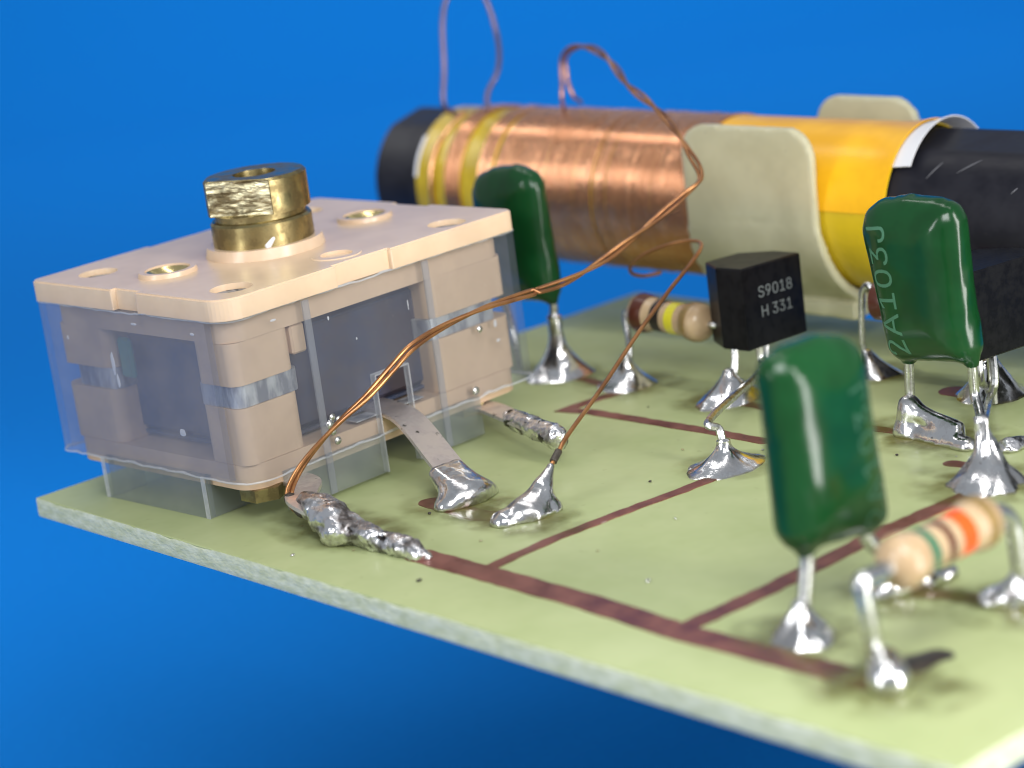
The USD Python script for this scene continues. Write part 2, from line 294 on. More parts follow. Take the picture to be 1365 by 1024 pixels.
part(pcb, 'cut_edge', frayed((BW, 0, 0), (BW, BD, 0), (1, 0, 0), 4), 'cut_glass_fibre', smooth=True)
part(pcb, 'cut_edge', frayed((0, BD, 0), (0, 0, 0), (-1, 0, 0), 5), 'cut_glass_fibre', smooth=True)
def track(pts, w, seed=0):   # each track a hair lower than the one it branches from
    P = np.array([onz(*p)[:2] for p in pts]); out = []
    poly = LineString(P).buffer(w / 2, cap_style=1, join_style=2).segmentize(0.4)
    E = np.array(poly.exterior.coords)[:-1]; q = np.c_[E, np.zeros(len(E))]
    E = E + 0.16 * np.c_[meshkit.noise(q * 1.3 + 30, seed) - 0.5, meshkit.noise(q * 1.3 + 60, seed + 1) - 0.5]
    return extr(Polygon(E).buffer(0), 0.004 + 0.001 * seed, 0.075 - 0.003 * seed)
TR = [([(560, 741), (640, 763), (780, 802), (900, 841), (1087, 890), (1160, 910)], 2.1), ([(650, 759), (664, 752), (743, 717), (826, 685), (908, 655), (985, 624)], 1.0),
      ([(925, 832), (1030, 784), (1172, 712), (1255, 676), (1310, 652)], 1.45), ([(745, 497), (800, 512), (842, 519)], 1.0), ([(842, 519), (800, 531), (754, 547), (790, 550), (884, 565.5), (954, 577), (1020, 589)], 1.15),
      ([(985, 537), (1060, 552), (1120, 566), (1180, 574), (1225, 580)], 1.0), ([(1195, 790), (1262, 793), (1352, 808)], 1.3), ([(1268, 618), (1320, 625)], 1.2), ([(1272, 522), (1330, 530)], 2.4), ([(576, 670), (640, 688), (712, 690)], 2.0)]
for i, (p, w) in enumerate(TR):
    part(pcb, 'copper_track', track(p, w, i), 'copper_foil', smooth=False)
def stain(c, rx, ry, seed):
    nr, nt = 7, 40; th = np.arange(nt) * 2 * np.pi / nt; c = np.asarray(c, float); q = np.c_[1.2 * np.cos(th), 1.2 * np.sin(th), np.full(nt, seed * 3.7)]
    e = 0.7 + 0.6 * meshkit.fbm(q + 40, 3, seed); v, fade = [], []
    for k in range(nr + 1):
        t = k / nr; v.append(np.c_[c[0] + rx * t * e * np.cos(th), c[1] + ry * t * e * np.sin(th), np.full(nt, 0.085 + 0.0003 * seed)]); fade += [(1 - t) ** 0.9] * nt
    f = [(k * nt + j, (k + 1) * nt + j, (k + 1) * nt + (j + 1) % nt, k * nt + (j + 1) % nt) for k in range(nr) for j in range(nt)]
    path = pcb + '/' + numbered(pcb, 'flux_stain'); v = np.vstack(v)
    m = usdkit.mesh(stage, path, ((v - BASE[pcb]) * S, f), MATS['flux_film'], smooth=False)
    UsdGeom.PrimvarsAPI(m).CreatePrimvar('fade', Sdf.ValueTypeNames.FloatArray, 'vertex').Set(Vt.FloatArray([float(a) for a in fade]))
JOINT = {'lump': (455, 705), 'lug': (625, 676), 'wire': (700, 692), 'cap_back': (748, 498), 'small': (724, 506), 'res_back': (838, 512), 'tr_left': (975, 532), 'tr_mid': (968, 622), 'cap_front': (1070, 850), 'cap_front_2': (1205, 792),
         'res_front': (1178, 910), 'res_front_2': (1352, 806), 'cap_right': (1240, 580), 'cap_right_2': (1322, 645), 'tr_right': (1322, 525), 'res_hidden': (1165, 497)}
for i, (k, rx, ry) in enumerate([('lump', 6, 3.2), ('lug', 4.5, 3.0), ('wire', 4, 3), ('cap_back', 3.2, 2.6), ('res_back', 4, 3), ('tr_left', 3.4, 3), ('tr_mid', 3.2, 2.6), ('cap_front', 3.4, 2.8), ('cap_front_2', 3.8, 3), ('res_front', 4.2, 3), ('res_front_2', 3, 3), ('cap_right', 5.5, 3.4), ('cap_right_2', 4.5, 3.5), ('tr_right', 3, 2.5), ('res_hidden', 3, 2.4)]):
    c = onz(*JOINT[k]); stain(c, rx * 1.45, ry * 1.45, i + 1)
def cone(key_, rb, rt, h, seed, lean=(0, 0), power=2.2, squash=(1, 1), mat_='solder', label=None, wob=0.22):
    c = onz(*JOINT[key_]); t = np.linspace(0, 1, 14); pr = [(rb * 1.05, 0.0)] + [(rt + (rb - rt) * (1 - a) ** power, 0.10 + h * a) for a in t] + [(rt * 0.55, h + 0.22), (0.001, h + 0.26)]
    v, f = lathe(pr, (0, 0, 0), Z, 36, wob, seed); k = np.clip(v[:, 2:] / h, 0, 1.1)
    v[:, :2] *= 1 + (np.array(squash) - 1) * (1 - np.clip(k, 0, 1)) ; v[:, :2] += np.array(lean) * k; v = v + V3(c[0], c[1], 0.0)
    part(pcb, 'solder_joint', (v, f), mat_, smooth=50, label=label)
    return c
cone('cap_back', 2.6, 0.62, 5.0, 1, power=3.2, label='tall grey solder cone under the rearmost green capacitor'); cone('small', 1.3, 0.3, 0.9, 2, power=1.2)
cone('res_back', 2.5, 0.42, 2.5, 3, lean=(0.2, -0.2), power=1.9); cone('tr_left', 2.2, 0.4, 2.3, 4, power=1.5, squash=(1.0, 1.5)); cone('tr_mid', 2.4, 0.5, 1.9, 5, power=2.2, squash=(1.0, 1.3))
cone('res_hidden', 1.8, 0.45, 1.7, 6, lean=(-0.6, 0), power=1.4, squash=(1.5, 1)); cone('tr_right', 2.6, 0.7, 2.6, 7, power=1.3); cone('cap_front', 1.9, 0.5, 2.1, 8, power=1.5, wob=0.5, label='knobbly bright solder joint at the near lead of the front green capacitor')
cone('cap_right_2', 2.5, 0.5, 4.4, 9, power=2.6, wob=0.45, lean=(-0.9, 0.5), label='tall bright solder cone under the printed green capacitor and the edge transistor')
c = onz(*JOINT['res_front']); part(pcb, 'solder_joint', lump([(c + V3(-0.5, 0.7, 0.5), c + V3(0.9, -0.6, 0.6), 0.9, 1.25), (c + V3(-.2, 0.9, 0.3), c + V3(0.0, 0.3, 1.3), 0.7, 0.7)], noise=0.08, seed=3, h=0.14), 'solder', smooth=True, label='round shiny solder blob in front with a tiny dark pit')
sv_, sf_ = lump([(c + V3(-0.3, 1.0, 0.0), c + V3(-0.2, 2.6, 0.0), 1.2, 1.0), (c + V3(-0.2, 2.6, 0.0), c + V3(0.3, 4.4, 0.0), 1.1, 0.9)], noise=0.3, seed=5); sv_[:, 2] *= 0.25
part(pcb, 'solder_joint', (sv_, sf_), 'scorched', smooth=True, label='flat dark scorched smear behind the front resistor joint')
c = onz(*JOINT['cap_front_2']); part(pcb, 'solder_joint', lump([(c + V3(-0.6, -1.2, 0.3), c + V3(0, 0, 0.7), 0.8, 0.9), (c + V3(0.2, 0.5, 0.5), c + V3(0.6, 1.4, 0.5), 0.6, 0.7), (c + V3(0.6, 2.2, 0.4), c + V3(1.0, 3.6, 0.4), 0.5, 0.45)], noise=0.25, seed=8), 'solder', smooth=True, label='beaded bright solder under the front resistor')
c = onz(*JOINT['res_front_2']); part(pcb, 'solder_joint', lump([(c + V3(-1.0, -0.4, 0.1), c + V3(0.4, 0.4, 0.4), 1.0, 1.1), (c, c + V3(0, 0.2, 1.5), 0.9, 0.5)], noise=0.2, seed=9), 'grey_solder', smooth=True)
# big lump at the first lug
g = lambda u, v, z: onz(u, v, z)
part(pcb, 'solder_joint', lump([(g(408, 668, 2.2), g(432, 684, 1.7), 0.75, 1.15), (g(432, 684, 1.6), g(452, 704, 1.1), 1.25, 1.35), (g(452, 704, 0.9), g(500, 720, 0.6), 1.2, 0.85), (g(500, 720, 0.5), g(558, 741, 0.25), 0.85, 0.75)], noise=0.55, freq=0.75, seed=4, h=0.13), 'grey_solder', smooth=True,
     label='long lumpy crusted solder run joining the first lug to the wide track')
a = V3(33.2, 16.2, 0); part(pcb, 'solder_joint', lump([(a + V3(-1.3, 1.1, 2.0), a + V3(0.9, 0.8, 0.5), 0.55, 1.1), (a + V3(-1.3, -.9, 2.0), a + V3(0.9, -0.8, 0.5), 0.55, 1.1), (a + V3(-1.3, 0, 2.0), a + V3(0.9, 0, 0.5), 0.6, 1.2), (a + V3(0.6, -1.9, 0), a + V3(0.8, 1.9, 0), 0.9, 0.9)], noise=0.14, freq=0.5, seed=12, k=0.9, h=0.15), 'solder', smooth=True, label='smooth grey solder fillet over the end of the bent middle lug')
b = onz(703, 690); part(pcb, 'solder_joint', lump([(V3(40.5, 18.9, 2.8), b + V3(-0.1, 1.7, 1.5), 0.32, 0.7), (b + V3(-0.1, 1.7, 1.5), b + V3(0.0, 0.3, 0.2), 0.7, 1.45), (b + V3(-0.5, -1.7, 0), b + V3(0.2, 1.7, 0), 1.05, 1.15)], noise=0.12, freq=0.7, seed=14, k=0.7, h=0.14), 'solder', smooth=True, label='pointed solder peak holding the single copper wire')
a, b = onz(1212, 580), onz(1275, 590); part(pcb, 'solder_joint', lump([(a + V3(0, 0, 0.4), a + V3(0.2, 0.1, 2.4), 1.1, 0.6), (a + V3(0.1, 0.1, 2.1), b + V3(0, 0, 0.9), 0.6, 0.75), (a, b + V3(1.6, -0.9, 0.1), 0.9, 0.8)], noise=0.10, freq=0.5, seed=16, k=0.8, h=0.15), 'solder', smooth=True, label='bright sloping solder bridge between the leads of the printed capacitor')
part(pcb, 'solder_joint', lump([(onz(1345, 600), onz(1362, 595), 0.9, 0.7)], noise=0.25, seed=18), 'grey_solder', smooth=True)
for i in range(17):
    u, v = [(1183, 790), (650, 720), (395, 742), (862, 540), (1200, 578), (1275, 612), (575, 690), (910, 598), (900, 690), (562, 778), (795, 735), (866, 779), (860, 642), (470, 738), (1010, 600), (1204, 605), (412, 704), (340, 688), (1000, 660), (1290, 620)][i % 20]
    c = onz(u + rng.uniform(-9, 9), v + rng.uniform(-4, 4)); s = trimesh.creation.icosphere(1, rng.uniform(0.08, 0.17)); s.vertices *= rng.uniform(0.6, 1.5, 3) * V3(1, 1, 0.5); s.apply_translation((c[0], c[1], 0.1))
    part(pcb, 'flux_crumb', s, ['scorched', 'flux_glass', 'grey_solder'][i % 3], smooth=True)

def rrect(x0, y0, x1, y1, r, rn):   # rounded rectangle with a softer near corner (x1, y0)
    a = sbox(x0, y0, x1, y1).buffer(-r).buffer(r, quad_segs=6); b = sbox(x0, y0, x1, y1).buffer(-rn).buffer(rn, quad_segs=10)
    return a.difference(sbox(x1 - 4, y0 - 1, x1 + 1, y0 + 4)).union(b.intersection(sbox(x1 - 4, y0 - 1, x1 + 1, y0 + 4))).buffer(0.01)
# ------------------------------------------------------------------ variable tuning capacitor
TH = math.radians(3.626); N = V3(24.3, 4.23, 0); ex = V3(math.cos(TH), math.sin(TH), 0); ey = V3(-math.sin(TH), math.cos(TH), 0)
def VP(x, y, z): return N + ex * x + ey * y + Z * z
def vp(mesh): return placed(mesh, N, ex, ey, Z)
tc = thing('tuning_capacitor', 'square tuning capacitor in clear plastic case with cream top and brass shaft', 'tuning capacitor', VP(-11.3, 14.4, 0))
outline = rrect(-24.0, 0, 0.2, 29.7, 0.8, 2.0)
for b in [(-10.2, -1, -13.2, 0.45), (-9.4, 29.2, -13.5, 31), (-24.6, 11.5, -23.6, 18)]: outline = outline.difference(sbox(min(b[0], b[2]), b[1], max(b[0], b[2]), b[3]))
outline = outline.difference(sbox(-0.2, 10.8, 1, 16.3)).buffer(-0.12).buffer(0.12)
plate = mf(extr(outline.buffer(-0.12), 15.5, 17.1)) + mf(extr(outline, 15.5, 16.98))
HC = [(-2.9, 3.4, 1.65), (-19.8, 3.6, 1.6), (-1.95, 24.3, 1.6), (-20.0, 25.0, 1.6)]
SC = [(-13.0, 5.3), (-11.5, 24.2)]
for x, y in SC: plate = plate + m3.Manifold.cylinder(0.55, 2.35, 2.2, 40).translate((x, y, 16.9))
plate = plate + m3.Manifold.cylinder(1.0, 4.75, 4.5, 64).translate((-11.3, 13.6, 16.9)) + m3.Manifold.cylinder(0.12, 2.0, 1.9, 40).translate((-2.9, 13.6, 17.05))
for x, y in SC: plate = plate - m3.Manifold.cylinder(2, 1.75, 1.75, 40).translate((x, y, 16.75))
for x, y, r in HC: plate = plate - m3.Manifold.cylinder(2, r - 0.1, r + 0.05, 40).translate((x, y, 16.62))
plate = plate - m3.Manifold.cylinder(2, 1.25, 1.3, 40).translate((-2.9, 13.6, 16.9))
tp = part(tc, 'top_plate', vp(plate), 'cream_plastic', smooth=30)
for x, y, r in HC: part(tp, 'debris', vp(m3.Manifold.cylinder(0.1, r - 0.2, r - 0.2, 30).translate((x, y, 16.57))), 'dark_debris', smooth=30)
for x, y in SC:
    part(tc, 'brass_screw', lathe([(0.001, 0.05), (0.6, 0.10), (1.1, 0.26), (1.45, 0.5), (1.62, 0.6), (1.72, 0.5), (1.72, 0.0)], VP(x, y, 16.72), Z, 40), 'polished_brass', smooth=30)
for q, zz, a_, b_ in ((-8.9, 16.65, 0.16, 0.25), (-8.0, 16.0, 0.06, 0.4), (-6.6, 15.9, 0.1, 0.28), (-6.0, 16.0, 0.06, 0.4), (-5.4, 15.85, 0.12, 0.22), (-20.5, 16.1, 0.1, 0.4)):
    k_ = trimesh.creation.icosphere(2, 1.0); k_.vertices *= (a_, 0.035, b_); k_.apply_translation((q, 0.03, zz)); part(tp, 'dark_mark', vp(k_), 'scorched', smooth=True)
# shaft
bx = VP(-11.3, 13.6, 0)
lower = lathe([(0.001, 17.5), (3.95, 17.5), (3.95, 19.6), (3.8, 19.78), (3.55, 19.85), (3.55, 20.3), (0.001, 20.3)], bx, Z, 72)
sh = part(tc, 'shaft', lower, 'brass', smooth=30)
up = m3.Manifold.cylinder(2.6, 4.0, 4.0, 80).translate((0, 0, 20.32)) + m3.Manifold.cylinder(0.22, 4.0, 3.78, 80).translate((0, 0, 22.92)) - m3.Manifold.cylinder(3, 1.55, 1.75, 48).translate((0, 0, 21.0))
fa = math.radians(-64); fd = V3(math.cos(fa), math.sin(fa), 0); fo = 2.85
cut = m3.Manifold.cube((20, 20, 20), True).translate((10 + fo, 0, 22)).rotate((0, 0, math.degrees(fa)))
upm = placed(up - cut, bx, X, Y, Z); part(sh, 'shaft_head', upm, 'brass', smooth=30)
hw = math.sqrt(4.0**2 - fo**2) - 0.06; fw = np.cross(Z, fd); nu, nw = 40, 24
uu, ww = np.meshgrid(np.linspace(-hw, hw, nu), np.linspace(20.4, 23.05, nw), indexing='ij'); Pf = bx + fd * (fo + 0.012) + fw * uu[..., None] + Z * ww[..., None]
Pf = Pf + fd * (0.14 * (meshkit.fbm(np.stack([uu * 0.5, ww * 1.8, uu * 0], -1) + 20, 4, 2) - 0.35))[..., None].clip(-0.005)
part(sh, 'filed_flat', (Pf.reshape(-1, 3), [(i * nw + j, (i + 1) * nw + j, (i + 1) * nw + j + 1, i * nw + j + 1) for i in range(nu - 1) for j in range(nw - 1)]), 'brass_scratched', smooth=True, label='scratched flat filed on the shaft')
part(tc, 'plastic_burr', lump([(bx + V3(3.3, -2.0, 18.0), bx + V3(3.55, -1.6, 18.5), 0.3, 0.16)], noise=0.1, floor=False, h=0.09), 'white_paper', smooth=True)
# clear case: sleeve, skirt tabs, notch
W = 0.55
def wall(poly, fx):   # a wall from a polygon of (along, z)
    return mf(placed(extr(poly, 0, W), *fx))
o2 = rrect(-24.0, 0.1, -0.1, 30.0, 0.8, 2.2)
case = mf(extr(o2.difference(o2.buffer(-W)), 3.3, 15.47)) - mf(boxm((-2, 13.3, -1), (2, 16.6, 7.9)))
tabs = [boxm((-0.1 - W, 3.6, 0.35), (-0.1, 13.3, 3.32)), boxm((-0.1 - W, 16.6, 0.25), (-0.1, 23.6, 3.32)), boxm((-18.6, 0.1, 0.02), (-5.6, 0.1 + W, 3.32)), boxm((-5.6 - W, 0.1 + W + 0.003, 0.02), (-5.6, 4.2, 3.32)), boxm((-18.6, 0.1 + W + 0.003, 0.02), (-18.6 + W, 3.4, 3.32))]
fr_ = mf(boxm((-30, -2, -2), (-2.4, 0.75, 20)))
cs = part(tc, 'clear_case', vp(case - fr_), 'clear_plastic', smooth=30)
part(cs, 'scuffed_wall', vp(case ^ fr_), 'cloudy_plastic', smooth=30, label='cloudy scuffed side of the clear case')
fl = []
for wx, q, z, a_, b_ in ((0, -14.6, 11.2, .22, .9), (0, -14.3, 9.9, .16, .6), (0, -7.2, 6.6, .42, .3), (0, -20.1, 12.8, .15, .2), (1, 26.3, 8.6, .16, .3), (1, 26.4, 7.2, .2, .12), (1, 9.6, 13.4, .08, .16), (1, 17.5, 12.4, .05, .4), (1, 12.0, 11.2, .06, .1), (1, 4.5, 14.6, .25, .08), (0, -11.0, 14.6, .4, .1), (0, -4.0, 14.4, .25, .1)):
    k_ = trimesh.creation.icosphere(2, 1.0); k_.vertices *= (a_, 0.04, b_) if wx == 0 else (0.04, a_, b_); k_.vertices *= 0.5 + 1.0 * meshkit.fbm(k_.vertices * 3 + 20 + q, 3, 3)[:, None]
    k_.apply_translation((q, 0.07, z) if wx == 0 else (-0.07, q, z)); fl.append(k_)
part(cs, 'scuff_marks', vp(join(*fl)), 'white_flecks', smooth=True, kind='stuff')
for t in tabs: part(cs, 'skirt_tab', vp(t), 'skirt_plastic', smooth=False)
for y in (7.3, 19.4): part(cs, 'rib', vp(boxm((-0.1, y, 0.4), (0.06, y + 0.6, 15.3))), 'rib_plastic', smooth=False)
for y, z0, z1 in ((13.18, 0.3, 7.9), (16.6, 0.3, 7.9)): part(cs, 'notch_edge', vp(boxm((-0.6, y, z0), (-0.06, y + 0.13, z1))), 'frosted_edge', smooth=False)
part(cs, 'notch_edge', vp(boxm((-0.6, 13.2, 7.9), (-0.06, 16.7, 8.02))), 'frosted_edge', smooth=False)
for zz, rr, nm, sd in ((15.42, 0.11, 'rim_flash', 1), (3.3, 0.12, 'rim_flash', 2)):
    ring = np.array(o2.buffer(0.0).segmentize(0.35).exterior.coords)[:-1]; Pq = np.array([VP(x, y, zz) for x, y in ring]); ns = meshkit.fbm(Pq * 0.8 + 30, 3, sd)
    Pq[:, 2] += 0.5 * (ns - 0.5); part(cs, nm, tube(np.vstack([Pq, Pq[:1]]), rr * (0.5 + 1.3 * np.r_[ns, ns[:1]] ** 2), 6, False), 'frosted_edge', smooth=True)
for y in (-18.45, -5.75): part(cs, 'skirt_edge', vp(boxm((y - 0.22, 0.04, 0.02), (y + 0.22, 0.1, 3.3))), 'frosted_edge', smooth=False)
# inside: cream base and posts, plates, film
def ibox(name, lo, hi, m, c=0.15, **k): return part(tc, name, vp(chambox(lo, hi, c)), m, smooth=30, **k)
part(tc, 'base_plate', vp(extr(sbox(-22.9, 0.8, -0.8, 29.0).buffer(-1.8).buffer(1.8), 2.5, 4.4)), 'cream_frame', smooth=30)
part(tc, 'upper_frame', vp(extr(sbox(-22.9, 0.8, -0.8, 29.0).buffer(-1.8).buffer(1.8).difference(sbox(-17, 6, -4, 23)), 13.6, 15.45)), 'cream_frame', smooth=30)
def post(x0, y0, x1, y1):
    for z0, z1 in ((4.42, 8.7), (10.4, 13.58)): part(tc, 'post', vp(extr(sbox(x0, y0, x1, y1).buffer(-1.0).buffer(1.0), z0, z1)), 'cream_frame', smooth=30)
post(-5.6, 0.85, -0.85, 6.6); post(-22.8, 0.85, -16.2, 6.4); post(-5.2, 20.3, -0.85, 28.9); post(-22.8, 20.3, -16.5, 28.9)
ibox('post_clip', (-2.6, 6.62, 11.3), (-1.0, 8.0, 13.5), 'cream_frame')
for q in ((-5.9, 1.0, -1.0, 7.0), (-21.4, 1.0, -16.0, 6.8), (-5.6, 19.9, -1.0, 27.6), (-21.4, 19.9, -16.2, 27.6)): part(tc, 'film_stack', vp(extr(sbox(*q).buffer(-0.9).buffer(0.9), 8.72, 10.38)), 'silver_film', smooth=30)
ibox('rotor_spacer', (-18, 3, 8.75), (-3, 24, 10.35), 'steel_plate', 0.3)
for k in range(5): ibox('vane', (-18.3, 3.0, 10.6 + 0.62 * k), (-2.75, 22.6, 10.85 + 0.62 * k), 'steel_plate', 0.05)
for k in range(6): ibox('vane', (-18.3, 3.0, 4.7 + 0.68 * k), (-2.75, 22.6, 4.98 + 0.68 * k), 'steel_plate', 0.05)
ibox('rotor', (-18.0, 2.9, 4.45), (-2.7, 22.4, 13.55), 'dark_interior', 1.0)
ibox('insulator', (-15.9, 1.5, 9.6), (-14.3, 2.0, 12.8), 'green_film', 0.2)
ibox('contact_blade', (-2.3, 11.5, 4.62), (-0.95, 18.5, 4.72), 'silver_film', 0.02)
# brass nuts under the case
def hexnut(x, y, z0, z1, r):
    part(tc, 'brass_nut', vp(m3.Manifold.cylinder(z1 - z0, r, r, 6).translate((x, y, z0))), 'brass', smooth=False)
hexnut(-1.9, 2.6, 1.55, 2.49, 1.75); hexnut(-2.6, 24.6, 1.5, 2.49, 1.7)
# lugs
l1 = part(tc, 'lug', strip([VP(-3, 4.6, 2.4), VP(0.8, 4.4, 2.35), g(402, 666, 2.3), g(436, 684, 1.6)], 2.3, 0.3, Y), 'lug_metal', smooth=30)
l2 = part(tc, 'lug', strip([VP(-3.5, 15.0, 4.9), VP(-1.5, 14.95, 4.8), V3(24.6, 19.1, 4.2), V3(29.5, 17.7, 2.4), V3(33.3, 16.4, 1.2)], 2.5, 0.3, ey), 'lug_metal', smooth=30, label='bright bent lug coming out of the notch')
p0, p1, p2, p3 = VP(-2, 24.4, 2.2), VP(0.5, 24.2, 2.2), onz(690, 560, 2.3), onz(748, 585, 2.0)
l3 = part(tc, 'lug', strip([p0, p1, p2, onz(725, 576, 2.1)], 2.2, 0.28, ey, 0.7), 'lug_metal', smooth=30, label='loose lug with a crusted solder tip')
part(l3, 'solder_tip', lump([(p2 + V3(-0.6, 0, 0), p3 + V3(-0.6, 0, 0), 0.75, 0.95)], noise=0.35, freq=1.0, seed=21, floor=False, h=0.13), 'grey_solder', smooth=True)
for q in ((-0.02, 8.4, 5.0), (-0.02, 8.7, 4.2), (-0.02, 8.2, 5.6), (-0.02, 8.5, 6.1), (-0.02, 9.1, 5.7), (-0.02, 23.2, 3.9), (-0.02, 24.5, 8.6)):
    s = trimesh.creation.icosphere(2, rng.uniform(0.2, 0.42)); s.vertices *= (0.5, 1, 1); s.apply_translation(VP(*q)); part(cs, 'solder_splash', s, 'tinned_wire', smooth=True)

# ------------------------------------------------------------------ ferrite rod aerial at the back
A0, AD = V3(25, 63.5256, 11.4628), V3(1, 0.0901581, -0.0234719); AD = AD / np.linalg.norm(AD); AU = np.cross(AD, np.cross(Z, AD)); AU /= np.linalg.norm(AU); AB = np.cross(AU, AD)   # AB points to the back
def AX(s, r=0.0, ang=0.0):   # point at distance s along the rod; ang from straight up towards the viewer
    return A0 + AD * s + r * (math.cos(ang) * AU - math.sin(ang) * AB)
RR = 6.75
def sleeve(s0, s1, r, t, a0=0, a1=2 * math.pi, flat=None, seg=96, flare=None, ns=None):
    ns = ns or max(2, int((s1 - s0) / 1.0)); full = abs(a1 - a0 - 2 * math.pi) < 1e-6; A = np.linspace(a0, a1, seg, endpoint=not full); V = []
    for rr in (r, r + t):
        for s in np.linspace(s0, s1, ns):
            q = []
            for a in A:
                k = rr
                if flat is not None and math.cos(a) > 0: k = min(rr, (flat + (rr - r)) / max(math.cos(a), 1e-6))
                if flare: k += flare(s, a)
                q.append(AX(s, k, a))
            V.append(q)
    V = np.array(V); n1 = ns * seg; F = []
    js = range(seg if full else seg - 1)
    for L_, fl in ((0, 1), (1, 0)):
        for i in range(ns - 1):
            for j in js:
                a, b, c, d = L_ * n1 + i * seg + j, L_ * n1 + i * seg + (j + 1) % seg, L_ * n1 + (i + 1) * seg + (j + 1) % seg, L_ * n1 + (i + 1) * seg + j
                F.append((a, d, c, b) if fl else (a, b, c, d))
    for i, fl in ((0, 0), (ns - 1, 1)):
        for j in js:
            a, b = i * seg + j, i * seg + (j + 1) % seg; F.append((a, b, n1 + b, n1 + a) if not fl else (a, n1 + a, n1 + b, b))
    if not full:
        for j, fl in ((0, 0), (seg - 1, 1)):
            for i in range(ns - 1):
                a, b = i * seg + j, (i + 1) * seg + j; F.append((a, n1 + a, n1 + b, b) if not fl else (a, b, n1 + b, n1 + a))
    return V.reshape(-1, 3), F
fr = thing('ferrite_rod', 'thick black ferrite rod with a flat top lying behind the board', 'ferrite rod', AX(0, RR, math.pi))
part(fr, 'rod', sleeve(-45.5, 62, 0.01, RR - 0.01, flat=None, flare=lambda s, a: min(0.0, RR * 0.955 / max(math.cos(a - 0.24), 0.3) - RR) if RR * 0.955 < RR * math.cos(a - 0.24) else 0.0, ns=60, seg=144), 'ferrite', smooth=30)
for s0, s1, a0, a1 in ((17.6, 18.6, 0.72, 0.95), (20.2, 22.0, 0.66, 0.86), (25.5, 26.0, 1.0, 1.08)):
    part(fr, 'scratch', tube([AX(s0 + (s1 - s0) * t, RR + 0.01, a1 + (a0 - a1) * t) for t in np.linspace(0, 1, 8)], 0.06 * np.sin(np.linspace(0.2, 3.0, 8)) + 0.01, 5), 'scratch', smooth=True)
# yellow tape
tape = thing('insulating_tape', 'yellow and orange insulating tape wrapped round the ferrite rod under coil', 'tape', AX(0, RR + 0.2, math.pi))
part(tape, 'tape_wrap', sleeve(-39.6, -30.6, RR + 0.03, 0.22, ns=12), 'amber_tape', smooth=30, label='darker mustard tape at the far left end')
part(tape, 'tape_wrap', sleeve(-30.55, 14.3, RR + 0.03, 0.22, flare=lambda s, a: 0.25 * max(0, (s - 11) / 3.3) ** 2 * max(0, math.cos(a - 0.2)), ns=60), 'yellow_tape', smooth=30)
part(tape, 'tape_overlap', sleeve(-5.5, 14.4, RR + 0.27, 0.14, -1.9, 1.42, flare=lambda s, a: 0.35 * max(0, (s - 11) / 3.3) ** 2 * max(0, math.cos(a - 0.1)), ns=40), 'orange_tape', smooth=30, label='brighter orange second layer over the top of the tape')
part(tape, 'paper_liner', sleeve(12.6, 16.2, RR + 0.06, 0.10, -1.0, 0.85, flare=lambda s, a: 0.9 * max(0, (s - 12.6) / 3.6) ** 1.3 * max(0, math.cos(a * 1.15)) , ns=16), 'white_paper', smooth=30, label='white paper end curling up off the rod')
part(tape, 'paper_liner', sleeve(-39.75, -39.4, RR + 0.03, 0.28, 0.75, 1.35, ns=3), 'white_paper', smooth=30)
# coil: real turns
RC = RR + 0.25
def winding(s0, s1, pitch, r, wire, seed, gaps=()):
    rg = np.random.default_rng(seed); s, P = s0, []; k = 0; seg = 44
    while s < s1:
        if any(a < s < b for a, b in gaps): s += 0.05; continue
        off = rg.normal(0, 0.012); rr_ = r + abs(rg.normal(0, 0.035)); step = pitch * rg.choice([1, 1, 1, 1, 1.0, 1.25, 1.6], p=[.2, .2, .2, .16, .14, .07, .03])
        for j in range(seg): P.append(AX(s + off + step * j / seg, rr_, 2 * math.pi * j / seg))
        s += step; k += 1
    return tube(np.array(P), wire, 6)
coil = thing('aerial_coil', 'bare copper wire coil of many fine turns wound on the taped rod', 'coil', AX(-15, RC, math.pi))
part(coil, 'winding', winding(-31.2, -5.6, 0.285, RC + 0.13, 0.138, 3, gaps=((-29.6, -29.05), (-17.3, -16.9), (-22.0, -21.9))), 'copper_wire', smooth=True)
part(coil, 'winding', winding(-35.6, -33.7, 0.285, RC + 0.13, 0.138, 4), 'copper_wire', smooth=True, label='small separate winding at the far left end')
part(coil, 'wire_end', tube(spline([AX(-37.0, RC + 0.25, 0.25), AX(-37.3, RC + 0.25, 0.9), AX(-37.3, RC + 0.3, 1.4), AX(-37.4, RC + 0.6, 2.0), AX(-37, RC + 1.2, 2.4)], 8), 0.2, 8), 'copper_wire', smooth=True)
part(coil, 'loop_lead', tube(spline([AX(-37.6, RC, 0.3), atd(592, 140, 219), atd(592, 90, 219), atd(590, 30, 219), atd(597, -5, 219), atd(618, -30, 219), atd(645, -5, 219), atd(663, 50, 219), atd(664, 92, 218), atd(650, 125, 218), AX(-34.2, RC + 0.1, 0.2)], 10), 0.24, 10), 'pink_enamel', smooth=True, label='tall blurred loop of wire standing above the rod')
